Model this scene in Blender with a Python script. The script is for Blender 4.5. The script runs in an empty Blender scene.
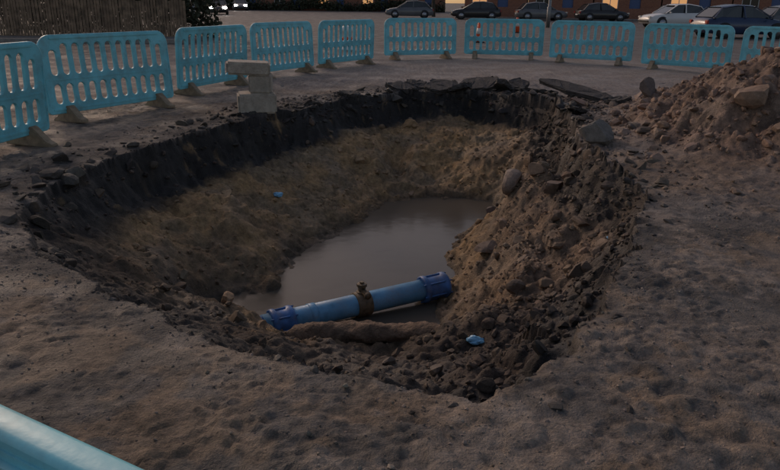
import bpy, bmesh, math, random
import numpy as np
from mathutils import Vector, Matrix
random.seed(7); rng=np.random.default_rng(11)
S=bpy.context.scene
S.view_settings.view_transform='Standard'; S.view_settings.look='None'; S.view_settings.exposure=0
COL=S.collection

# ------------------------------------------------------------ materials
def newmat(name):
    m=bpy.data.materials.new(name); m.use_nodes=True
    nt=m.node_tree; b=nt.nodes['Principled BSDF']
    return m,nt,b
def pmat(name,col,rough=.6,var=.25,scale=8,metal=0,bump=.0,bscale=40,spec=.5,dirt=0):
    m,nt,b=newmat(name)
    N=nt.nodes; L=nt.links
    tc=N.new('ShaderNodeTexCoord')
    n=N.new('ShaderNodeTexNoise'); n.inputs['Scale'].default_value=scale; n.inputs['Detail'].default_value=4
    L.new(tc.outputs['Object'],n.inputs['Vector'])
    r=N.new('ShaderNodeMapRange'); r.inputs[1].default_value=.3; r.inputs[2].default_value=.7
    r.inputs[3].default_value=1-var; r.inputs[4].default_value=1+var
    L.new(n.outputs['Fac'],r.inputs[0])
    mx=N.new('ShaderNodeVectorMath'); mx.operation='SCALE'; mx.inputs[0].default_value=col[:3]
    L.new(r.outputs[0],mx.inputs['Scale']); out=mx.outputs[0]
    if dirt>0:
        nd=N.new('ShaderNodeTexNoise'); nd.inputs['Scale'].default_value=4.5; nd.inputs['Detail'].default_value=7; nd.inputs['Roughness'].default_value=.7
        L.new(tc.outputs['Object'],nd.inputs['Vector'])
        rd=N.new('ShaderNodeMapRange'); rd.inputs[1].default_value=.45; rd.inputs[2].default_value=.7; rd.inputs[4].default_value=dirt
        L.new(nd.outputs['Fac'],rd.inputs[0])
        mm=N.new('ShaderNodeMix'); mm.data_type='RGBA'; mm.inputs['B'].default_value=(.13,.1,.075,1)
        L.new(rd.outputs[0],mm.inputs['Factor']); L.new(out,mm.inputs['A']); out=mm.outputs['Result']
    L.new(out,b.inputs['Base Color'])
    b.inputs['Roughness'].default_value=rough; b.inputs['Metallic'].default_value=metal
    b.inputs['Specular IOR Level'].default_value=spec
    if bump>0:
        n2=N.new('ShaderNodeTexNoise'); n2.inputs['Scale'].default_value=bscale; n2.inputs['Detail'].default_value=3
        L.new(tc.outputs['Object'],n2.inputs['Vector'])
        bp=N.new('ShaderNodeBump'); bp.inputs['Strength'].default_value=bump; bp.inputs['Distance'].default_value=.02
        L.new(n2.outputs['Fac'],bp.inputs['Height']); L.new(bp.outputs[0],b.inputs['Normal'])
    return m
def vcmat(name,rough=.85,bump=.6,b1=60,spec=.3,var=.35,dist=.02):
    m,nt,b=newmat(name); N=nt.nodes; L=nt.links
    at=N.new('ShaderNodeAttribute'); at.attribute_name='Col'
    g=N.new('ShaderNodeNewGeometry')
    n=N.new('ShaderNodeTexNoise'); n.inputs['Scale'].default_value=14; n.inputs['Detail'].default_value=7; n.inputs['Roughness'].default_value=.8
    L.new(g.outputs['Position'],n.inputs['Vector'])
    n3=N.new('ShaderNodeTexNoise'); n3.inputs['Scale'].default_value=1.7; n3.inputs['Detail'].default_value=3
    L.new(g.outputs['Position'],n3.inputs['Vector'])
    r=N.new('ShaderNodeMapRange'); r.inputs[1].default_value=.35; r.inputs[2].default_value=.65
    r.inputs[3].default_value=1-var; r.inputs[4].default_value=1+var; L.new(n.outputs['Fac'],r.inputs[0])
    mx=N.new('ShaderNodeVectorMath'); mx.operation='SCALE'
    L.new(at.outputs['Color'],mx.inputs[0]); L.new(r.outputs[0],mx.inputs['Scale'])
    L.new(mx.outputs[0],b.inputs['Base Color'])
    rr=N.new('ShaderNodeMapRange'); rr.inputs[1].default_value=.35; rr.inputs[2].default_value=.65
    rr.inputs[3].default_value=rough-.3; rr.inputs[4].default_value=min(1,rough+.1); L.new(n3.outputs['Fac'],rr.inputs[0])
    L.new(rr.outputs[0],b.inputs['Roughness'])
    b.inputs['Specular IOR Level'].default_value=spec
    n2=N.new('ShaderNodeTexNoise'); n2.inputs['Scale'].default_value=b1; n2.inputs['Detail'].default_value=4; n2.inputs['Roughness'].default_value=.7
    L.new(g.outputs['Position'],n2.inputs['Vector'])
    bp=N.new('ShaderNodeBump'); bp.inputs['Strength'].default_value=bump; bp.inputs['Distance'].default_value=dist
    L.new(n2.outputs['Fac'],bp.inputs['Height']); L.new(bp.outputs[0],b.inputs['Normal'])
    return m
M_ground=vcmat('ground_soil',spec=.45,bump=1.0,b1=60,var=.5)
M_rock=vcmat('rubble_mat',bump=.5,b1=90,dist=.01)
M_teal=pmat('teal_plastic',(.17,.53,.62),.42,.14,3,bump=.05,dirt=.45)
M_foot=pmat('recycled_rubber_foot',(.24,.18,.12),.85,.3,14,bump=.3)
M_conc=pmat('weathered_concrete',(.38,.33,.27),.85,.3,10,bump=.5,dirt=.6)
M_pipe=pmat('blue_pipe',(.13,.34,.54),.42,.35,9,bump=.1,dirt=.8)
M_pipe2=pmat('blue_coupling',(.04,.13,.33),.45,.4,12,bump=.1,dirt=.7)
M_brass=pmat('dirty_brass',(.13,.09,.05),.6,.4,30,bump=.3)
M_rust=pmat('earth_covered_pipe',(.14,.092,.06),.9,.45,14,bump=.9)
M_bag=pmat('blue_polythene',(.2,.45,.66),.35,.3,12)
M_wood=pmat('fence_timber',(.19,.13,.085),.85,.45,4,bump=.3)
M_black=pmat('tyre_rubber',(.02,.02,.02),.8,.2)
M_glass=pmat('car_glass',(.015,.018,.02),.15,.1)
M_alloy=pmat('alloy_wheel',(.35,.35,.36),.35,.1,metal=.8)
M_white=pmat('white_plastic',(.7,.68,.64),.5,.12,6)
M_orange=pmat('cone_orange',(.75,.1,.03),.5,.15,6)
M_hedge=pmat('hedge_leaf',(.035,.04,.02),.8,.5,5)
M_bark=pmat('bark',(.05,.04,.03),.9,.4,9,bump=.6)
M_pave=pmat('paving',(.15,.135,.12),.85,.2,5,bump=.3)
M_kerb=pmat('kerb_stone',(.22,.2,.18),.8,.2,8,bump=.3)
M_line=pmat('road_paint',(.24,.22,.2),.7,.35,20)
M_slate=pmat('roof_slate',(.05,.05,.055),.7,.3,6,bump=.3)
M_frame=pmat('window_frame',(.6,.58,.54),.5,.1)
M_door=pmat('door_paint',(.04,.08,.2),.4,.1)
M_steel=pmat('galvanised_steel',(.2,.2,.2),.5,.2,metal=.6)
def emis(name,c,s):
    m,nt,b=newmat(name); b.inputs['Base Color'].default_value=(*c,1)
    b.inputs['Emission Color'].default_value=(*c,1); b.inputs['Emission Strength'].default_value=s; return m
M_head=emis('headlamp_lit',(1,.92,.85),40)
M_winlit=emis('lit_window',(1,.5,.2),.45)
def brick():
    m,nt,b=newmat('brick'); N=nt.nodes; L=nt.links
    tc=N.new('ShaderNodeTexCoord'); mp=N.new('ShaderNodeMapping'); mp.inputs['Rotation'].default_value=(math.radians(90),0,0)
    L.new(tc.outputs['Object'],mp.inputs[0])
    t=N.new('ShaderNodeTexBrick'); t.inputs['Scale'].default_value=4; t.inputs['Color1'].default_value=(.2,.07,.04,1)
    t.inputs['Color2'].default_value=(.28,.11,.06,1); t.inputs['Mortar'].default_value=(.25,.22,.18,1); t.inputs['Mortar Size'].default_value=.012
    L.new(mp.outputs[0],t.inputs['Vector']); L.new(t.outputs['Color'],b.inputs['Base Color']); b.inputs['Roughness'].default_value=.85
    return m
M_brick=brick()

# ------------------------------------------------------------ helpers
def meshobj(name,verts,faces,mat=None,parent=None,smooth=False):
    me=bpy.data.meshes.new(name); me.from_pydata([tuple(v) for v in verts],[],faces); me.update()
    o=bpy.data.objects.new(name,me); COL.objects.link(o)
    if mat: me.materials.append(mat)
    if smooth: me.polygons.foreach_set('use_smooth',[True]*len(me.polygons))
    if parent: o.parent=parent
    return o
def empty(name,loc=(0,0,0),rz=0):
    e=bpy.data.objects.new(name,None); COL.objects.link(e); e.location=loc; e.rotation_euler=(0,0,rz); e.empty_display_size=.1
    return e
def box(name,c,s,mat,parent=None,bev=.0,rot=None):
    bm=bmesh.new(); bmesh.ops.create_cube(bm,size=1)
    for v in bm.verts: v.co=Vector((v.co.x*s[0],v.co.y*s[1],v.co.z*s[2]))
    if bev>0: bmesh.ops.bevel(bm,geom=bm.edges[:],offset=bev,segments=2,affect='EDGES')
    me=bpy.data.meshes.new(name); bm.to_mesh(me); bm.free(); me.materials.append(mat)
    o=bpy.data.objects.new(name,me); COL.objects.link(o); o.location=c
    if rot: o.rotation_euler=rot
    if parent: o.parent=parent
    return o
def lathe(name,prof,mat,parent=None,loc=(0,0,0),rot=(0,0,0),n=24,smooth=True):
    vs=[];fs=[]
    for r,z in prof:
        for i in range(n):
            a=2*math.pi*i/n; vs.append((r*math.cos(a),r*math.sin(a),z))
    for k in range(len(prof)-1):
        for i in range(n):
            j=(i+1)%n; fs.append((k*n+i,k*n+j,(k+1)*n+j,(k+1)*n+i))
    fs.append(tuple(range(n))[::-1]); fs.append(tuple((len(prof)-1)*n+i for i in range(n)))
    o=meshobj(name,vs,fs,mat,parent,smooth); o.location=loc; o.rotation_euler=rot
    return o

# ------------------------------------------------------------ noise
def hsh(ix,iy,s):
    h=np.sin(ix*127.1+iy*311.7+s*74.7)*43758.5453
    return h-np.floor(h)
def vn(x,y,s=0):
    ix=np.floor(x);iy=np.floor(y);fx=x-ix;fy=y-iy
    fx=fx*fx*fx*(fx*(fx*6-15)+10);fy=fy*fy*fy*(fy*(fy*6-15)+10)
    a=hsh(ix,iy,s);b=hsh(ix+1,iy,s);c=hsh(ix,iy+1,s);d=hsh(ix+1,iy+1,s)
    return (a*(1-fx)+b*fx)*(1-fy)+(c*(1-fx)+d*fx)*fy
def fbm(x,y,o=4,s=0,g=.5):
    v=0;a=1;t=0
    for i in range(o):
        v=v+a*(vn(x,y,s+i*3.1)*2-1); t+=a; a*=g
        x,y=(x*1.63+y*1.21)+5.3,(y*1.63-x*1.21)+1.7
    return v/t
def clod(x,y,s=0):
    ix=np.floor(x);iy=np.floor(y); best=np.full(x.shape,9.);hh=np.zeros(x.shape)
    for dx in(-1,0,1):
        for dy in(-1,0,1):
            cx=ix+dx+hsh(ix+dx,iy+dy,s); cy=iy+dy+hsh(ix+dx,iy+dy,s+9)
            d=(x-cx)**2+(y-cy)**2; h=hsh(ix+dx,iy+dy,s+17)
            m=d<best; best=np.where(m,d,best); hh=np.where(m,h,hh)
    return hh*np.clip(1-best*1.5,0,1)
def sm(x,a,b):
    t=np.clip((x-a)/(b-a),0,1); return t*t*(3-2*t)
def sdist(px,py,poly):
    d=np.full(px.shape,1e9); ins=np.zeros(px.shape,bool)
    n=len(poly)
    for i in range(n):
        ax,ay=poly[i];bx,by=poly[(i+1)%n]
        ex,ey=bx-ax,by-ay; t=np.clip(((px-ax)*ex+(py-ay)*ey)/(ex*ex+ey*ey),0,1)
        d=np.minimum(d,(px-ax-t*ex)**2+(py-ay-t*ey)**2)
        c=((ay>py)!=(by>py)); 
        xi=ax+(py-ay)*(ex)/(ey if abs(ey)>1e-9 else 1e-9)
        ins^=(c&(px<xi))
    d=np.sqrt(d); return np.where(ins,d,-d)
RIM=[(.447,2.36),(.165,2.41),(-.128,2.51),(-.55,2.73),(-1.04,3.01),(-1.6,3.40),(-2.23,4.02),(-2.76,4.82),(-2.85,5.6),
(-2.70,6.94),(-2.28,8.12),(-1.54,9.56),(-.79,10.8),(.17,11.8),(1.57,12.0),(2.5,10.7),(2.36,8.5),(2.05,6.9),(1.98,6.1),(2.12,5.43),(1.66,4.3),(1.16,3.32),(.84,2.76),(.60,2.40)]
WAT=[(-.07,9.02),(.71,9.3),(1.39,9.07),(1.44,8.66),(.96,7.7),(.6,6.92),(.47,6.35),(.56,5.94),(.45,5.2),(.04,4.98),(-.51,4.95),(-.95,5.05),(-1.2,5.45),(-1.2,6.0),(-1.08,6.47),(-.72,7.46)]
WZ=-1.15
def g2(x,y,cx,cy,rx,ry): return np.exp(-((x-cx)/rx)**2-((y-cy)/ry)**2)
def terrain(x,y):
    wx=x+.10*fbm(x*1.7,y*1.7,3,1)+.05*fbm(x*6,y*6,3,5)+.022*fbm(x*17,y*17,2,7)
    wy=y+.10*fbm(x*1.7,y*1.7,3,2)+.05*fbm(x*6,y*6,3,6)+.022*fbm(x*17,y*17,2,9)
    d=sdist(wx,wy,RIM); w=sdist(wx,wy,WAT)
    ins=d>0; inw=w>0
    dw=np.where(inw,0,-w); f=np.where(ins,d/(d+dw+1e-6),0)
    drop=.12+.25*sm(y,4.0,7.5)
    p=1.0+.5*sm(y,8,10)
    z=np.where(ins,-(.09*sm(d,0,.016)+(drop-.09)*sm(d,.02,.25))-(-WZ-drop)*f**p,0)
    z=np.where(inw,WZ-.4*sm(w,0,.4),z)
    z=z+ins*(.38*g2(x,y,1.45,7.0,.45,.4)+.26*g2(x,y,1.75,6.2,.5,.8)+.12*g2(x,y,1.0,5.6,.35,.5))*np.where(inw,.3,1)
    z=z+ins*(-.26*g2(x,y,-1.5,5.6,.28,.3)+.17*g2(x,y,-1.05,6.1,.16,.2)+.15*g2(x,y,-1.7,7.0,.4,.5)-.30*g2(x,y,.1,10.1,.16,.5))
    z=z+ins*(.05*g2(x,y,-.2,4.3,.75,.18)+.07*g2(x,y,.55,4.0,.3,.3)+.14*g2(x,y,-1.15,4.9,.2,.22))
    rough=ins*sm(d,.02,.2)
    right=sm(x-.25*(y-4),.0,1.)*ins
    left=1-right
    z=z+rough*(.09*fbm(x*2.0,y*2.0,4,8)+.04*fbm(x*11,y*11,3,12)+(.025+.10*right)*(clod(x*3.6,y*3.6,3)-.3)+(.018+.03*right)*(clod(x*11,y*11,4)-.3)+.014*(clod(x*24,y*24,6)-.3))
    z=z+rough*left*.010*np.sin(z*42+6*fbm(x*2,y*2,3,14))*sm(y,5,7)
    out=~ins
    near=np.exp(-np.clip(-d,0,9)/.5)
    farm=sm(y,8.,10.5)*sm(-y,-14.5,-12.2)
    rightm=sm(x,1.6,2.6)*sm(y,4.2,6)*sm(-y,-13,-11)*sm(-x,-12,-8)
    work=sm(-np.hypot(x-1,y-6),-14,-9)
    mound=.95*np.exp(-(((x-5.6)/1.75)**2+((y-7.9)/1.5)**2)**1.3)+.45*np.exp(-(((x-4.0)/.8)**2+((y-7.6)/1.1)**2))+.38*np.exp(-(((x-4.5)/.9)**2+((y-9.6)/1.)**2))
    mound=mound*(1+.3*fbm(x*1.7,y*1.7,3,30))
    mm=sm(mound,.02,.2)
    lump=near*(.5*farm+.6*rightm)
    zo=mound+mm*(.08*fbm(x*4,y*4,3,31)+.18*(clod(x*2.8,y*2.8,33)-.25)+.07*(clod(x*8,y*8,34)-.2)+.03*(clod(x*19,y*19,35)-.2))
    zo=zo+lump*(.12*clod(x*3.0,y*3.0,40)+.06*clod(x*8,y*8,41))
    pat=sm(fbm(x*1.1,y*1.1,3,53),-.1,.25)
    zo=zo+work*(.020*fbm(x*.9,y*.9,3,50)+.008*fbm(x*4,y*4,3,51)+.020*clod(x*9,y*9,52)*pat+.006*fbm(x*18,y*18,3,54)+.014*clod(x*26,y*26,55)*sm(fbm(x*1.9,y*1.9,3,56),-.05,.2)+.010*clod(x*17,y*17,58)*pat)
    lip=np.exp(-np.clip(-d,0,9)/.12)
    zo=zo-lip*.02*(1+1.5*fbm(x*5,y*5,3,57))
    r1=np.abs((x-1.2)*.9+(y-2.2)*.25+.12*fbm(x*.8,y*.8,2,60)); 
    zo=zo-work*.02*np.exp(-(r1/.13)**2)*(.6+.4*np.sin(y*40))*sm(-y,-6,-3)
    r2=np.abs((x-2.9)*.9+(y-3.2)*.35+.12*fbm(x*.8,y*.8,2,61))
    zo=zo-work*.02*np.exp(-(r2/.14)**2)
    z=np.where(out,zo,z)
    return z,d,w,f,mm,near,farm,rightm,right
def mixc(a,b,t): return a*(1-t[...,None])+np.array(b)*t[...,None]
def colour(x,y,T):
    z,d,w,f,mm,near,farm,rightm,right=T
    n1=fbm(x*.8,y*.8,4,70); n2=fbm(x*3,y*3,4,71); n3=fbm(x*9,y*9,3,72); n4=fbm(x*22,y*22,2,73)
    c=np.zeros(x.shape+(3,))+np.array((.19,.155,.128))
    c=mixc(c,(.10,.088,.08),sm(n1+.6*n2+.2*n4,-.02,.14)*.92)       # worn tarmac showing through
    c=mixc(c,(.26,.205,.16),sm(n2+.5*n3,.1,.32)*.65)
    c=mixc(c,(.045,.041,.038),sm(fbm(x*1.6,y*1.6,4,75)+.35*n3+.15*n4,.1,.2)*.62)
    c=mixc(c,(.21,.145,.092),sm(fbm(x*1.2,y*1.2,4,79)+.3*n3,.12,.28)*.55)
    far=sm(np.hypot(x,y-5),5.5,9); c=mixc(c,(.20,.17,.155),far*.8)  # road past the works: cleaner and paler, lamp sheen put into the colour
    farr=sm(np.hypot(x,y-5),13,20); c=mixc(c,(.085,.075,.07),farr*.9)
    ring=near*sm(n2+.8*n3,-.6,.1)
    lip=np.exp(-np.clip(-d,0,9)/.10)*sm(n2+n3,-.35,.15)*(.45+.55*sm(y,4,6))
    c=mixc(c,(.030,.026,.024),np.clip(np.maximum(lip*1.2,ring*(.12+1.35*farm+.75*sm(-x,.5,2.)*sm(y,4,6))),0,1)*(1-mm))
    c=mixc(c,(.22,.145,.105),np.clip(rightm*.35*(1-near)+mm,0,1)*(.75+.25*sm(n2,-.3,.3)))
    c=mixc(c,(.10,.068,.05),mm*sm(n3+n2,.0,.4)*.7)
    ins=(d>0)
    clay=np.zeros_like(c)+np.array((.33,.205,.095))
    clay=mixc(clay,(.21,.145,.08),sm(n2+.3*n1,-.2,.35)); clay=mixc(clay,(.36,.24,.125),sm(n3+.2*n2,.2,.6)*.5)
    clay=mixc(clay,(.12,.085,.055),sm(fbm(x*1.3,y*1.3,3,77),.05,.35)*.6)
    rub=np.zeros_like(c)+np.array((.21,.14,.09)); rub=mixc(rub,(.09,.064,.047),sm(n3,-.1,.3)*.6); rub=mixc(rub,(.27,.19,.125),sm(n2,.1,.5)*.5)
    ic=clay*(1-right[...,None])+rub*right[...,None]
    nearb=sm(-y+.6*n1+.3*n2,-4.9,-3.9); ic=mixc(ic,(.05,.038,.031),nearb*.9)  # near bank: dark soil, with its shade put into the colour too
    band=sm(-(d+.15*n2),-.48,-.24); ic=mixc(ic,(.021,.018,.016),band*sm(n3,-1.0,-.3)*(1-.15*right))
    ic=mixc(ic,(.03,.024,.02),g2(x,y,-1.5,5.5,.45,.4)); ic=mixc(ic,(.03,.024,.02),sm(-x,.9,1.8)*sm(-y,-6.0,-4.8)*.75)  # left hollow and lower-left pit side: shade painted into the soil colour
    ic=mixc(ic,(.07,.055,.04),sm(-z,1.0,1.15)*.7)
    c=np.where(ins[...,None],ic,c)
    return np.clip(c,0.005,1)

# ------------------------------------------------------------ ground: one sheet
fx=np.concatenate([np.arange(-4.6,-2.0,.022),np.arange(-2.0,2.4,.0145),np.arange(2.4,7.8,.022)]); fy=np.concatenate([np.arange(1.0,4.6,.0125),np.arange(4.6,13.6,.024)])
gr=np.array([.06*1.12**k for k in range(60)]).cumsum(); gr=gr[gr<600]
xs=np.concatenate([(fx[0]-gr)[::-1],fx,fx[-1]+gr]); ys=np.concatenate([(fy[0]-gr)[::-1],fy,fy[-1]+gr])
GX,GY=np.meshgrid(xs,ys)
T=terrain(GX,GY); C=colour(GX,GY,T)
ny,nx=GX.shape
co=np.stack([GX,GY,T[0]],-1).reshape(-1,3)
idx=np.arange(nx*ny).reshape(ny,nx)
q=np.stack([idx[:-1,:-1],idx[:-1,1:],idx[1:,1:],idx[1:,:-1]],-1).reshape(-1,4)
def npmesh(name,co,q,cols,mat,smooth=True,k=4):
    me=bpy.data.meshes.new(name); me.vertices.add(len(co)); me.vertices.foreach_set('co',co.astype(np.float32).ravel())
    me.loops.add(q.size); me.loops.foreach_set('vertex_index',q.astype(np.int32).ravel())
    me.polygons.add(len(q)); me.polygons.foreach_set('loop_start',np.arange(0,q.size,k,dtype=np.int32))
    me.polygons.foreach_set('loop_total',np.full(len(q),k,dtype=np.int32))
    me.polygons.foreach_set('use_smooth',np.full(len(q),smooth))
    me.update(calc_edges=True)
    a=me.color_attributes.new('Col','FLOAT_COLOR','POINT')
    a.data.foreach_set('color',np.concatenate([cols.reshape(-1,3),np.ones((len(co),1))],1).astype(np.float32).ravel())
    me.materials.append(mat); o=bpy.data.objects.new(name,me); COL.objects.link(o); return o
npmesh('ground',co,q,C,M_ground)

# water in the pit
m,nt,b=newmat('muddy_water'); b.inputs['Base Color'].default_value=(.10,.084,.066,1); b.inputs['Roughness'].default_value=.14
b.inputs['Specular IOR Level'].default_value=.11
n=nt.nodes.new('ShaderNodeTexNoise'); n.inputs['Scale'].default_value=5; bp=nt.nodes.new('ShaderNodeBump'); bp.inputs['Strength'].default_value=.2; bp.inputs['Distance'].default_value=.01
g=nt.nodes.new('ShaderNodeNewGeometry'); nt.links.new(g.outputs['Position'],n.inputs['Vector']); nt.links.new(n.outputs['Fac'],bp.inputs['Height']); nt.links.new(bp.outputs[0],b.inputs['Normal'])
meshobj('water',[(-1.55,4.7,WZ+.01),(1.75,4.7,WZ+.01),(1.75,9.7,WZ+.01),(-1.55,9.7,WZ+.01)],[(0,1,2,3)],m)

# ------------------------------------------------------------ stones
def ico(s):
    bm=bmesh.new(); bmesh.ops.create_icosphere(bm,subdivisions=s,radius=1)
    V=np.array([v.co[:] for v in bm.verts]); F=np.array([[v.index for v in f.verts] for f in bm.faces]); bm.free(); return V,F
IV,IF=ico(2); KV,KF=ico(3); JV,JF=ico(1)
def rock(base,size,flat=.7,cuts=8,jit=.035):
    V=base.copy()
    for _ in range(cuts):
        n=rng.normal(size=3); n/=np.linalg.norm(n); k=rng.uniform(.4,.8)
        dd=V@n; V=V-np.clip(dd-k,0,None)[:,None]*n
    V=V*(1+rng.normal(0,jit,(len(V),1)))
    V*=np.array([rng.uniform(.75,1.35),rng.uniform(.65,1.1),flat*rng.uniform(.8,1.2)])
    a=rng.uniform(0,6.28); ca,sa=math.cos(a),math.sin(a)
    tl=rng.normal(0,.3,2)
    R=np.array([[ca,-sa,0],[sa,ca,0],[0,0,1]])@np.array([[1,0,tl[0]],[0,1,tl[1]],[-tl[0],-tl[1],1]])
    return (V*size)@R.T
def stones(name,pts,sizes,cols,flat=.7,hi_t=.045,sink=.35,tint=.5):
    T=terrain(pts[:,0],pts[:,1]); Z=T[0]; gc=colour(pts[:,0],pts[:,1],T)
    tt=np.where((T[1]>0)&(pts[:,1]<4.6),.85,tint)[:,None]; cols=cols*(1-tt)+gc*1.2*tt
    cs=[];fs=[];cc=[];o=0
    for p,z,s,c in zip(pts,Z,sizes,cols):
        hi=s>hi_t; V=rock(IV if hi else JV,s,flat); V=V+np.array([p[0],p[1],z+s*flat*(1-sink*2)])
        F=(IF if hi else JF)+o; o+=len(V); cs.append(V); fs.append(F); cc.append(np.repeat(c[None],len(V),0))
    return npmesh(name,np.concatenate(cs),np.concatenate(fs),np.concatenate(cc),M_rock,False,3)
def sample(n,x0,x1,y0,y1,w):
    out=[]
    while sum(len(o) for o in out)<n:
        x=rng.uniform(x0,x1,n*2); y=rng.uniform(y0,y1,n*2); T=terrain(x,y)
        pr=w(x,y,T); m=rng.uniform(0,1,n*2)<pr; out.append(np.stack([x[m],y[m]],1))
    return np.concatenate(out)[:n]
def cols(n,base,v=.3):
    k=rng.uniform(1-v,1+v,(n,1)); return np.array(base)*k*rng.uniform(.93,1.07,(n,3))
P=sample(5600,-3,2.7,2.3,12.2,lambda x,y,T:(T[1]>.03)*(T[0]>-1.12)*(.2+.8*T[8]))
sz=np.exp(rng.normal(-4.4,.68,len(P))).clip(.006,.12); sz=np.where(P[:,1]<4.2,np.minimum(sz,.05),sz)
stones('rubble',P,sz,np.concatenate([cols(2800,(.2,.14,.1),.45),cols(2800,(.12,.09,.068),.45)]),.75,tint=.6)
P=sample(5500,2.2,8,4.5,12,lambda x,y,T:(T[1]<-.03)*(T[4]*.9+.08*T[7]))
sz=np.exp(rng.normal(-4.0,.68,len(P))).clip(.010,.19)
stones('spoil_clods',P,sz,cols(len(P),(.23,.155,.115),.4),.7,tint=.6)
P=sample(2600,-3.6,3.6,2.2,13,lambda x,y,T:(T[1]<.15)*(T[1]>-.8)*(T[5]*(.03+.9*T[6]+.45*T[7]+.3*(x<-1.2)*(y>5))+.3*np.exp(-np.abs(T[1])/.06)))
sz=np.exp(rng.normal(-4.0,.7,len(P))).clip(.008,.14)
sz=np.where(P[:,1]<4.5,np.minimum(sz*.6,.03),sz)
stones('broken_tarmac',P,sz,cols(len(P),(.05,.043,.038),.4),.45,tint=.3)
P=sample(11000,-4.5,7,1.3,12,lambda x,y,T:(T[1]<0)*np.clip(.35*np.exp(-np.clip(-T[1],0,9)/.6)+.35*sm(fbm(x*1.3,y*1.3,3,90),0,.4)+.04,0,1)*np.clip(4.0/y,.2,1))
sz=np.exp(rng.normal(-5.4,.5,len(P))).clip(.0025,.02)
stones('gravel',P,sz,cols(len(P),(.22,.18,.15),.5),.7,tint=.45)
def bigrock(name,x,y,s,c,flat=.8,dz=0,ang=None):
    z=float(terrain(np.array([x]),np.array([y]))[0][0])
    V=rock(KV,s,flat,12,.008); V+=np.array([x,y,z+s*flat*.45+dz])
    return npmesh(name,V,KF,np.repeat(np.array([c]),len(V),0),M_rock,False,3)
bigrock('boulder',2.24,7.4,.175,(.15,.135,.12),1.05,.03)
bigrock('boulder',3.7,10.0,.18,(.17,.14,.12),.9)
bigrock('boulder',4.15,5.9,.15,(.2,.14,.1),.8)
bigrock('boulder',1.3,7.1,.17,(.19,.135,.1),.8)
bigrock('boulder',.95,6.2,.12,(.19,.135,.1),.8)
bigrock('boulder',5.3,7.4,.2,(.17,.12,.09),.8)
bigrock('boulder',1.6,6.5,.13,(.17,.12,.09),.8)
bigrock('boulder',1.25,8.0,.13,(.14,.1,.08),.8)
bigrock('boulder',1.0,4.9,.08,(.13,.095,.07),.8)
M_tar=pmat('tarmac_chunk',(.05,.044,.04),.85,.45,12,bump=.9)
def slab(x,y,z,l,w,h,rz,rx,ry):
    bm=bmesh.new(); n=10; r=random.Random(int(x*100+y*10))
    pts=[(math.cos(a)*l/2*r.uniform(.7,1.15),math.sin(a)*w/2*r.uniform(.7,1.15)) for a in [2*math.pi*i/n+r.uniform(-.25,.25) for i in range(n)]]
    bv=[bm.verts.new((p[0],p[1],0)) for p in pts]; f=bm.faces.new(bv)
    e=bmesh.ops.extrude_face_region(bm,geom=[f]); 
    for v in e['geom']:
        if isinstance(v,bmesh.types.BMVert): v.co.z+=h*r.uniform(.75,1.1)
    bmesh.ops.recalc_face_normals(bm,faces=bm.faces)
    bmesh.ops.triangulate(bm,faces=bm.faces[:]); bmesh.ops.subdivide_edges(bm,edges=bm.edges[:],cuts=3)
    for v in bm.verts: v.co+=Vector((r.uniform(-1,1),r.uniform(-1,1),r.uniform(-1,1)))*.013
    me=bpy.data.meshes.new('tarmac_slab'); bm.to_mesh(me); bm.free(); me.materials.append(M_tar)
    o=bpy.data.objects.new('tarmac_slab',me); COL.objects.link(o); o.location=(x,y,z); o.rotation_euler=(rx,ry,rz)
slab(3.05,11.0,.13,1.6,.38,.06,-.75,.22,.16); slab(2.5,11.6,.06,.8,.5,.05,-.2,-.12,.1)
slab(.9,12.1,.06,.7,.5,.07,.15,.3,0); slab(1.55,12.25,.09,.9,.5,.08,-.1,.35,-.1); slab(.15,12.0,.05,.6,.4,.07,.4,.3,.1)
slab(-.7,11.15,.03,.45,.3,.05,.8,.15,.1); slab(2.6,9.6,.06,.5,.35,.05,1.2,.2,.2); slab(3.4,10.3,.1,.4,.3,.06,-.5,.1,-.2)
slab(1.2,11.9,.06,.45,.3,.08,.5,-.3,-.1); slab(1.9,12.0,.08,.5,.35,.08,1.5,.3,.4); slab(.5,12.3,.05,.5,.35,.06,-.5,.3,.2); slab(2.2,12.2,.08,.5,.35,.08,.3,.4,-.2)

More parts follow.
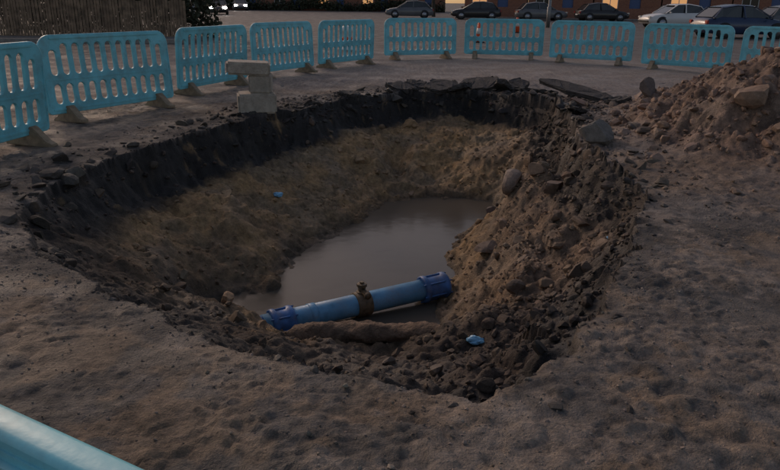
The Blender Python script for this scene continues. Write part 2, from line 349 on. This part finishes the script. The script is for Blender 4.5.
# ------------------------------------------------------------ barriers
def barrier_mesh():
    cu=bpy.data.curves.new('bp','CURVE'); cu.dimensions='2D'; cu.fill_mode='BOTH'; cu.extrude=.012; cu.bevel_depth=.008; cu.bevel_resolution=1
    def rr(x0,x1,y0,y1,r,n=5,rb=None):
        rb=r if rb is None else rb; pts=[]
        for cx,cy,a0,R in((x1-r,y1-r,0,r),(x0+r,y1-r,90,r),(x0+rb,y0+rb,180,rb),(x1-rb,y0+rb,270,rb)):
            for i in range(n+1):
                a=math.radians(a0+90*i/n); pts.append((cx+R*math.cos(a),cy+R*math.sin(a)))
        s=cu.splines.new('POLY'); s.points.add(len(pts)-1); s.use_cyclic_u=True
        for p,(x,y) in zip(s.points,pts): p.co=(x,y,0,1)
    rr(-1,1,.12,1.03,.17,7,.05)
    n=11; w=1.82/n
    for i in range(n):
        cx=-.91+w*(i+.5); top=.94 if 0<i<n-1 else .87; hw=w*.36
        rr(cx-hw,cx+hw,.56,top,hw*.97)
        rr(cx-hw,cx+hw,.22,.47,hw*.97)
    o=bpy.data.objects.new('tmp',cu); COL.objects.link(o); bpy.context.view_layer.update()
    me=bpy.data.meshes.new_from_object(o.evaluated_get(bpy.context.evaluated_depsgraph_get())); bpy.data.objects.remove(o)
    for v in me.vertices: v.co=Vector((v.co.x,-v.co.z,v.co.y))
    me.materials.clear(); me.materials.append(M_teal)
    bm=bmesh.new(); bm.from_mesh(me)
    def cb(c,s):
        g=bmesh.ops.create_cube(bm,size=1)['verts']
        for v in g: v.co=Vector((v.co.x*s[0]+c[0],v.co.y*s[1]+c[1],v.co.z*s[2]+c[2]))
        es=list({e for v in g for e in v.link_edges}); bmesh.ops.bevel(bm,geom=es,offset=.01,segments=2,affect='EDGES')
    cb((0,0,1.0),(1.7,.066,.04)); cb((0,0,.515),(1.9,.05,.035)); cb((0,0,.165),(1.9,.056,.04))
    cb((.982,0,.5),(.03,.052,.6)); cb((-.982,0,.5),(.03,.052,.6))
    bm.to_mesh(me); bm.free(); return me
BM=barrier_mesh()
def foot_mesh():
    pr=[(-.27,0),(-.27,.035),(-.2,.06),(-.05,.20),(.05,.20),(.2,.06),(.27,.035),(.27,0)]
    bm=bmesh.new(); a=[bm.verts.new((-.055,y,z)) for y,z in pr]; b2=[bm.verts.new((.055,y,z)) for y,z in pr]
    bm.faces.new(a); bm.faces.new(b2[::-1])
    for i in range(len(pr)):
        j=(i+1)%len(pr); bm.faces.new((a[j],a[i],b2[i],b2[j]))
    bmesh.ops.recalc_face_normals(bm,faces=bm.faces); bmesh.ops.bevel(bm,geom=bm.edges[:],offset=.008,segments=2,affect='EDGES')
    me=bpy.data.meshes.new('foot'); bm.to_mesh(me); bm.free(); me.materials.append(M_foot); return me
FM=foot_mesh()
def barrier(p,q,tilt=0,z=0):
    p=Vector(p);q=Vector(q); c=(p+q)/2; d=q-p; a=math.atan2(d.y,d.x)
    e=empty('plastic_barrier',(c.x,c.y,z),a); e.rotation_euler=(tilt,0,a); e.scale=(max(.97,min(1.06,d.length/2.0)),1,1.02)
    o=bpy.data.objects.new('panel',BM); COL.objects.link(o); o.parent=e
    for s,nm in((-.72,'foot_1'),(.72,'foot_2')):
        f=bpy.data.objects.new(nm,FM); COL.objects.link(f); f.parent=e; f.location=(s,0,.0)
barrier((-4.12,5.43),(-3.76,7.4),.05)
barrier((-4.18,8.33),(-3.2,10.07),-.06)
barrier((-3.39,10.93),(-2.7,12.85),.05)
barrier((-2.68,13.5),(-1.72,15.3),-.04)
barrier((-1.67,15.7),(-.48,17.5),.04)
barrier((-.26,18.5),(1.8,19.4),-.02); barrier((2.0,19.5),(4.08,19.1),.05)
barrier((4.16,18.6),(6.0,17.6),-.05); barrier((6.05,17.0),(7.6,15.75),.03); barrier((7.7,15.55),(9.2,14.2),-.03)
# the barrier the photographer stands behind
barrier((-1.332,1.138),(.422,.178))

# ------------------------------------------------------------ concrete blocks by the pit
e=empty('concrete_block_stack',(-1.9,9.5,0),.15)
box('lower_block',(0.03,0,.14),(.52,.4,.27),M_conc,e,.025,(0,0,.1))
box('upright',(.1,0,.40),(.30,.28,.25),M_conc,e,.02,(0,0,-.1))
box('top_slab',(-.06,-.02,.61),(.58,.34,.17),M_conc,e,.025,(.03,.05,.06))

# ------------------------------------------------------------ pipe
A=Vector((-1.12,4.98,-1.045)); B=Vector((.53,5.87,-1.01)); D=(B-A); Ln=D.length; qd=D.to_track_quat('Z','Y')
e=empty('blue_water_pipe',A); e.rotation_mode='QUATERNION'; e.rotation_quaternion=qd
lathe('pipe_barrel',[(.096,.1),(.096,Ln)],M_pipe,e,n=36)
lathe('pipe_stub',[(.09,-.25),(.09,.1)],M_pipe2,e,n=36)
def coupling(nm,z0,l,r=.114):
    lathe(nm,[(.09,z0),(r,z0+.001),(r+.012,z0+.015),(r+.012,z0+.045),(r-.006,z0+.06),(r-.006,z0+l-.06),(r+.012,z0+l-.045),(r+.012,z0+l-.015),(r,z0+l),(.09,z0+l+.001)],M_pipe2,e,n=36)
    for k in range(6):
        a=k*math.pi/3+.3
        lathe(nm+'_bolt',[(.008,z0-.015),(.008,z0+l+.015)],M_pipe2,e,loc=((r+.0)*math.cos(a),(r+.0)*math.sin(a),0),n=8)
coupling('coupling_left',.16,.2); coupling('coupling_right',Ln-.27,.26)
lathe('collar',[(.095,.5),(.103,.501),(.103,.56),(.095,.561)],M_pipe,e,n=36)
zc=1.0
lathe('tapping_band',[(.097,zc-.07),(.112,zc-.065),(.112,zc+.065),(.097,zc+.07)],M_brass,e,n=30)
piv=empty('ferrule',A+D.normalized()*zc+Vector((0,0,.09)))
piv.parent=e; piv.matrix_parent_inverse=(Matrix.Translation(A)@qd.to_matrix().to_4x4()).inverted()
lathe('ferrule_body',[(.05,0),(.05,.03),(.034,.035),(.034,.07),(.045,.075),(.045,.1),(.02,.105),(.02,.12)],M_brass,piv,n=8,smooth=False)
lathe('ferrule_outlet',[(.022,0),(.022,.1),(.03,.1),(.03,.13)],M_brass,piv,loc=(0,0,.05),rot=(math.radians(100),0,.5),n=10)
def noisy_tube(name,pts,r,mat,amp=.3,seed=0,n=18,seg=40):
    pts=[Vector(p) for p in pts]; vs=[];fs=[]
    for i in range(seg+1):
        t=i/seg*(len(pts)-1); k=min(int(t),len(pts)-2); c=pts[k].lerp(pts[k+1],t-k); d=(pts[k+1]-pts[k]).normalized()
        u=d.cross(Vector((0,0,1))).normalized(); w=u.cross(d)
        for j in range(n):
            a=2*math.pi*j/n; nn=float(fbm(np.array([i*.35+seed]),np.array([math.cos(a)*1.3+math.sin(a)*.7]),3,seed)[0])
            R=r*(1+amp*nn)*min(1,.45+.3*min(i,seg-i)); vs.append(c+(u*math.cos(a)+w*math.sin(a))*R)
    for i in range(seg):
        for j in range(n): fs.append((i*n+j,i*n+(j+1)%n,(i+1)*n+(j+1)%n,(i+1)*n+j))
    fs.append(tuple(range(n))); fs.append(tuple(seg*n+j for j in range(n))[::-1])
    return meshobj(name,vs,fs,mat,None,True)
noisy_tube('old_service_pipe',[(-.78,4.76,-.99),(-.3,4.78,-.95),(.2,4.70,-.94)],.08,M_rust,.35,3)
noisy_tube('old_service_pipe',[(-.72,4.30,-.75),(-.1,4.30,-.72),(.6,4.15,-.64)],.075,M_rust,.5,9)
def bag(x,y,s):
    z=float(terrain(np.array([x]),np.array([y]))[0][0])
    bm=bmesh.new(); bmesh.ops.create_icosphere(bm,subdivisions=3,radius=s)
    for v in bm.verts:
        k=1+.45*(float(fbm(np.array([v.co.x/s*1.6+x]),np.array([v.co.y/s*1.6+v.co.z/s*2]),3,5)[0])); v.co=Vector((v.co.x*k*1.2,v.co.y*k*.8,v.co.z*k*.6))
    me=bpy.data.meshes.new('plastic_bag'); bm.to_mesh(me); bm.free(); me.materials.append(M_bag)
    o=bpy.data.objects.new('plastic_bag',me); COL.objects.link(o); o.location=(x,y,z+s*.5)
bag(.54,3.72,.045); bag(-1.35,7.9,.05); bag(1.75,5.1,.03)

# ------------------------------------------------------------ street furniture in the back
def cone(x,y,h=.75):
    e=empty('traffic_cone',(x,y,0))
    box('base',(0,0,.02),(.42,.42,.04),M_black,e,.012)
    lathe('body',[(.16,.04),(.05,.74),(.03,.75)],M_orange,e)
    lathe('sleeve',[(.118,.32),(.086,.53)],M_white,e)
cone(3.3,27); cone(6.3,36); 
e=empty('white_bollard',(-1.42,22,0))
lathe('shaft',[(.2,0),(.2,.05),(.17,.07),(.17,.55),(.19,.56),(.19,.66),(.13,.72),(.03,.74)],M_white,e); lathe('band',[(.174,.3),(.174,.4)],M_orange,e)

M_tail=pmat('tail_lens',(.3,.01,.01),.3,.1)
def car(x,y,rz,paint,name='parked_car',lit=False):
    e=empty(name,(x,y,0),rz)
    sec=[(-2.12,.36,.62,.66),(-2.0,.24,.86,.80),(-1.5,.2,.95,.86),(-.6,.19,.93,.89),(.5,.19,.92,.89),(1.1,.2,.88,.88),(1.75,.22,.78,.84),(2.05,.28,.66,.76),(2.14,.36,.56,.66)]
    vs=[];fs=[]
    for X,zl,zh,w in sec:
        ring=[(-w*.9,zl),(-w,zl+.1),(-w,(zl+zh)/2+.04),(-w*.93,zh-.03),(-w*.82,zh),(0,zh+.02),(w*.82,zh),(w*.93,zh-.03),(w,(zl+zh)/2+.04),(w,zl+.1),(w*.9,zl)]
        vs+=[(X,a,b) for a,b in ring]
    n=11
    for i in range(len(sec)-1):
        for j in range(n):
            k=(j+1)%n; fs.append((i*n+j,i*n+k,(i+1)*n+k,(i+1)*n+j))
    fs.append(tuple(range(n))[::-1]); fs.append(tuple((len(sec)-1)*n+j for j in range(n)))
    meshobj('body',vs,fs,paint,e,True)
    gs=[(-1.85,.94,.72),(-1.35,1.36,.62),(-.6,1.46,.6),(.15,1.43,.6),(1.12,.9,.72)]
    vs=[];fs=[]
    for X,z,w in gs: vs+=[(X,-w-.1,.88),(X,-w,z-.05),(X,-w+.08,z),(X,w-.08,z),(X,w,z-.05),(X,w+.1,.88)]
    for i in range(4):
        for j in range(5): fs.append((i*6+j,i*6+j+1,(i+1)*6+j+1,(i+1)*6+j))
    meshobj('glass',vs,fs,M_glass,e)
    vs=[];fs=[]
    for X,z,w in[(-1.38,1.36,.6),(-.6,1.475,.585),(.15,1.445,.585),(.35,1.37,.56)]: vs+=[(X,-w,z-.03),(X,-w*.8,z+.02),(X,w*.8,z+.02),(X,w,z-.03)]
    for i in range(3):
        for j in range(3): fs.append((i*4+j,i*4+j+1,(i+1)*4+j+1,(i+1)*4+j))
    meshobj('roof',vs,fs,paint,e,True)
    for s in(-1,1):
        for nm,p,q_ in(('pillar_a',(1.1,.80,.90),(.2,.60,1.42)),('pillar_b',(-.3,.83,.9),(-.35,.62,1.44)),('pillar_c',(-1.8,.8,.92),(-1.38,.62,1.36))):
            p=Vector((p[0],p[1]*s,p[2]));q2=Vector((q_[0],q_[1]*s,q_[2])); d=q2-p
            o=box(nm,(p+q2)/2,(.07,.04,d.length),paint,e); o.rotation_mode='QUATERNION'; o.rotation_quaternion=d.to_track_quat('Z','Y')
        for X in(-1.3,1.3):
            lathe('arch',[(.37,0),(.37,.02)],M_black,e,loc=(X,s*.885-(.01 if s>0 else .01),.34),rot=(math.pi/2,0,0))
            lathe('wheel',[(.2,-.1),(.31,-.1),(.325,-.07),(.325,.07),(.31,.1),(.2,.1)],M_black,e,loc=(X,s*.82,.325),rot=(math.pi/2,0,0))
            lathe('hub',[(.21,-.108),(.21,.108)],M_alloy,e,loc=(X,s*.83,.325),rot=(math.pi/2,0,0),n=12)
        box('mirror',(.85,s*.95,.95),(.12,.16,.1),paint,e,.03)
        box('headlamp',(2.06,s*.6,.66),(.16,.36,.2) if lit else (.12,.28,.12),M_head if lit else M_frame,e,.02)
        box('tail_lamp',(-2.07,s*.66,.72),(.1,.2,.16),M_tail,e,.02)
    box('bumper',(2.12,0,.4),(.1,1.3,.12),M_black,e,.02); box('number_plate',(-2.13,0,.55),(.03,.5,.11),M_white,e)
PW=pmat('car_paint_white',(.62,.6,.57),.25,.05,2); PB=pmat('car_paint_navy',(.02,.035,.08),.25,.1,2); PG=pmat('car_paint_grey',(.12,.12,.125),.25,.1,2); PD=pmat('car_paint_dark',(.03,.028,.028),.25,.1,2)
car(18.3,46.5,math.radians(190),PW); car(16.3,33.5,math.radians(8),PB)
car(23.0,41,math.radians(5),PG); car(7.2,62,math.radians(178),PD); car(12.6,61,math.radians(2),PG); car(1.5,64,math.radians(180),PG); car(17.5,60,math.radians(4),PD); car(23,57,math.radians(4),PD)
car(-16.6,68,math.radians(-76),PD,'approaching_car',True); car(-19.6,92,math.radians(-76),PG,'approaching_car',True)
# ------------------------------------------------------------ left fence, hedge, pavement
def quadbox(name,p,q_,w,h,mat,z=0):
    p=Vector(p);q2=Vector(q_);d=q2-p; return box(name,((p.x+q2.x)/2,(p.y+q2.y)/2,z+h/2),(d.length,w,h),mat,None,.01,(0,0,math.atan2(d.y,d.x)))
quadbox('pavement',(-30,23.2),(-7.0,25.6),2.6,.12,M_pave)
quadbox('kerb',(-30,21.8),(-6.85,24.2),.15,.14,M_kerb)
e=empty('timber_fence',(0,0,0))
vs=[];fs=[]
p0=Vector((-30,24.0,0));p1=Vector((-7.6,26.2,0));dd=(p1-p0);L=dd.length;dr=dd.normalized();nr=Vector((-dr.y,dr.x,0))
s=0
while s<L:
    w=random.uniform(.07,.1); h=random.uniform(1.25,1.4); o=p0+dr*s+nr*random.uniform(-.015,.015)+Vector((0,0,.12)); b0=len(vs)
    for (a,bb,c) in[(0,0,0),(w,0,0),(w,.02,0),(0,.02,0)]: vs.append(o+dr*a+nr*bb)
    for (a,bb,c) in[(0,0,h),(w,0,h),(w,.02,h),(0,.02,h)]: vs.append(o+dr*(a+random.uniform(-.01,.01))+nr*bb+Vector((0,0,c)))
    fs+= [(b0,b0+1,b0+5,b0+4),(b0+1,b0+2,b0+6,b0+5),(b0+2,b0+3,b0+7,b0+6),(b0+3,b0,b0+4,b0+7),(b0+4,b0+5,b0+6,b0+7)]
    s+=w+random.uniform(.01,.03)
meshobj('pales',vs,fs,M_wood,e)
for z in(.4,1.15):
    o=box('rail',(0,0,0),(L,.05,.08),M_wood,e); o.location=(p0+p1)/2+nr*.05+Vector((0,0,z)); o.rotation_euler=(0,0,math.atan2(dr.y,dr.x))
def leafmass(name,pts,size,mat,n,parent=None):
    vs=[];fs=[]
    for i in range(n):
        c=pts(i); u=Vector(rng.normal(size=3)).normalized(); w=u.cross(Vector(rng.normal(size=3))).normalized(); s=size*rng.uniform(.6,1.4); b0=len(vs)
        vs+=[c-u*s,c+w*s*.5,c+u*s,c-w*s*.5]; fs.append((b0,b0+1,b0+2,b0+3))
    return meshobj(name,vs,fs,mat,parent)
def hp(i):
    t=rng.uniform(); return Vector((-30+23*t,25.6+2.2*t+rng.uniform(0,1.4),abs(rng.normal(1.1,.6)) +.3*math.sin(t*31)))
leafmass('hedge',hp,.12,M_hedge,14000)
def hp2(i):
    t=rng.uniform(); return Vector((-45+52*t,96.2+rng.uniform(0,1.2),abs(rng.normal(.6,.4)) +.3*math.sin(t*31)))
leafmass('hedge',hp2,.2,M_hedge,9000)
def tree(x,y,h=8,seed=0):
    r=random.Random(seed); e=empty('tree',(x,y,0)); tips=[]; vs=[];fs=[]
    def limb(p,d,l,r0,dep):
        q=p+d*l; n=8; b0=len(vs)
        u=d.orthogonal().normalized(); w=d.cross(u)
        for c,R in((p,r0),(q,r0*.62)):
            for j in range(n): a=2*math.pi*j/n; vs.append(c+(u*math.cos(a)+w*math.sin(a))*R)
        fs.extend([(b0+j,b0+(j+1)%n,b0+n+(j+1)%n,b0+n+j) for j in range(n)])
        tips.append(q)
        if dep==0: return
        for _ in range(3):
            nd=(d+Vector((r.uniform(-.8,.8),r.uniform(-.8,.8),r.uniform(-.1,.5)))).normalized(); limb(q,nd,l*.68,r0*.6,dep-1)
    limb(Vector((0,0,-.1)),Vector((r.uniform(-.05,.05),0,1)).normalized(),h*.38,.2,4)
    meshobj('trunk_and_limbs',vs,fs,M_bark,e,True)
    leafmass('crown',lambda i:tips[int(rng.integers(len(tips)))]+Vector(rng.normal(size=3))*.45,.11,M_hedge,5000,e)
tree(-11.4,29,8,1); tree(-16,30,9,2); tree(-22,46,9,5); tree(4,70,9,3)
def lamp(x,y):
    e=empty('street_lamp',(x,y,0)); lathe('column',[(.12,0),(.12,1.2),(.07,1.25),(.05,7.5)],M_steel,e,n=16)
    box('arm',(.5,0,7.5),(1.1,.06,.06),M_steel,e); box('lantern',(1.1,0,7.45),(.6,.25,.12),M_steel,e,.03)
lamp(-9.1,32.5); lamp(9.6,44)

# ------------------------------------------------------------ houses
def house(x,y,rz,w=6,lit0=False):
    e=empty('brick_house',(x,y,0),rz); D_=8;H=5.4
    xs_=[-w/2,-w/2+.7,-w/2+2.2,-w/2+3.2,-w/2+4.2,-w/2+5.2,w/2]; zs_=[0,.9,2.3,3.4,4.8,H]
    vs=[];fs=[]
    op={(1,1),(1,3),(3,3),(3,0),(3,1)}
    for i in range(6):
        for j in range(5):
            if (i,j) in op: continue
            b0=len(vs); vs+=[(xs_[i],0,zs_[j]),(xs_[i+1],0,zs_[j]),(xs_[i+1],0,zs_[j+1]),(xs_[i],0,zs_[j+1])]; fs.append((b0,b0+1,b0+2,b0+3))
    vs0=len(vs); vs+=[(-w/2,0,0),(-w/2,D_,0),(-w/2,D_,H),(-w/2,0,H),(w/2,0,0),(w/2,D_,0),(w/2,D_,H),(w/2,0,H),(-w/2,D_/2,H+2.2),(w/2,D_/2,H+2.2)]
    fs+=[(vs0,vs0+1,vs0+2,vs0+8,vs0+3),(vs0+4,vs0+7,vs0+9,vs0+6,vs0+5),(vs0+1,vs0+5,vs0+6,vs0+2)]
    meshobj('walls',vs,fs,M_brick,e)
    for (i,j) in((1,1),(1,3),(3,3)):
        cx=(xs_[i]+xs_[i+1])/2; cz=(zs_[j]+zs_[j+1])/2; ww=xs_[i+1]-xs_[i]; hh=zs_[j+1]-zs_[j]
        box('window_glass',(cx,.14,cz),(ww,.02,hh),M_winlit if (lit0 and j==1) else M_glass,e)
        for dx in(-ww/2+.04,0,ww/2-.04): box('window_frame',(cx+dx,.1,cz),(.07,.05,hh),M_frame,e)
        box('window_sill',(cx,-.03,zs_[j]-.05),(ww+.2,.18,.1),M_kerb,e); box('lintel',(cx,-.012,zs_[j+1]+.1),(ww+.2,.03,.2),M_kerb,e)
    box('door',(-w/2+3.7,.14,1.1),(1.0,.05,2.2),M_door,e)
    vs=[(-w/2-.1,-.35,H-.1),(w/2+.1,-.35,H-.1),(w/2+.1,D_/2,H+2.25),(-w/2-.1,D_/2,H+2.25),(-w/2-.1,D_+.35,H-.1),(w/2+.1,D_+.35,H-.1)]
    meshobj('roof',vs,[(0,1,2,3),(3,2,5,4)],M_slate,e)
    box('chimney',(w/2-.5,D_/2,H+2.6),(.7,.9,1.4),M_brick,e,.02)
for i in range(9): house(10+6.02*i,70-1.2*i,-.2,6,i in(0,2,3))
for i in range(9): house(-44+6.02*i,98,0.0,6,i in(1,4,6,7))
quadbox('pavement',(6,66.5),(64,54.8),3,.12,M_pave); quadbox('kerb',(6,64.9),(64,53.2),.15,.14,M_kerb)
e=empty('garden_wall'); o=box('wall',(0,0,0),(60,.22,.9),M_brick,e); o.location=(36,63.0,.55); o.rotation_euler=(0,0,-.2)
vs=[];fs=[]
for i in range(12):
    x=-24+i*5; b0=len(vs); vs+=[(x,33.0,.004),(x+2.5,33,.004),(x+2.5,33.1,.004),(x,33.1,.004)]; fs.append((b0,b0+1,b0+2,b0+3))
meshobj('road_marking',vs,fs,M_line)

# ------------------------------------------------------------ light
az=math.radians(-36); el=math.radians(27)
W=bpy.data.worlds.new('World'); S.world=W; W.use_nodes=True; nt=W.node_tree; bg=nt.nodes['Background']
sky=nt.nodes.new('ShaderNodeTexSky'); sky.sky_type='NISHITA'; sky.sun_disc=False; sky.sun_elevation=el; sky.sun_rotation=az; sky.dust_density=2
tint=nt.nodes.new('ShaderNodeVectorMath'); tint.operation='MULTIPLY'; tint.inputs[1].default_value=(1.0,.83,.74)
nt.links.new(sky.outputs[0],tint.inputs[0]); nt.links.new(tint.outputs[0],bg.inputs['Color']); bg.inputs['Strength'].default_value=.125
sd=Vector((math.sin(az)*math.cos(el),math.cos(az)*math.cos(el),math.sin(el)))
l=bpy.data.lights.new('sun','SUN'); l.energy=.45; l.angle=math.radians(8); l.color=(1,.8,.64)
o=bpy.data.objects.new('sun',l); COL.objects.link(o); o.rotation_euler=(-sd).to_track_quat('-Z','Y').to_euler()

# ------------------------------------------------------------ camera
cam=bpy.data.cameras.new('camera'); cam.lens=680/780*36; cam.sensor_width=36; cam.clip_end=2000; cam.clip_start=.05
o=bpy.data.objects.new('camera',cam); COL.objects.link(o)
o.matrix_world=Matrix.Translation((0,0,1.5))@Matrix.Rotation(math.radians(90-19.06),4,'X')@Matrix.Rotation(math.radians(.7),4,'Z')
S.camera=o
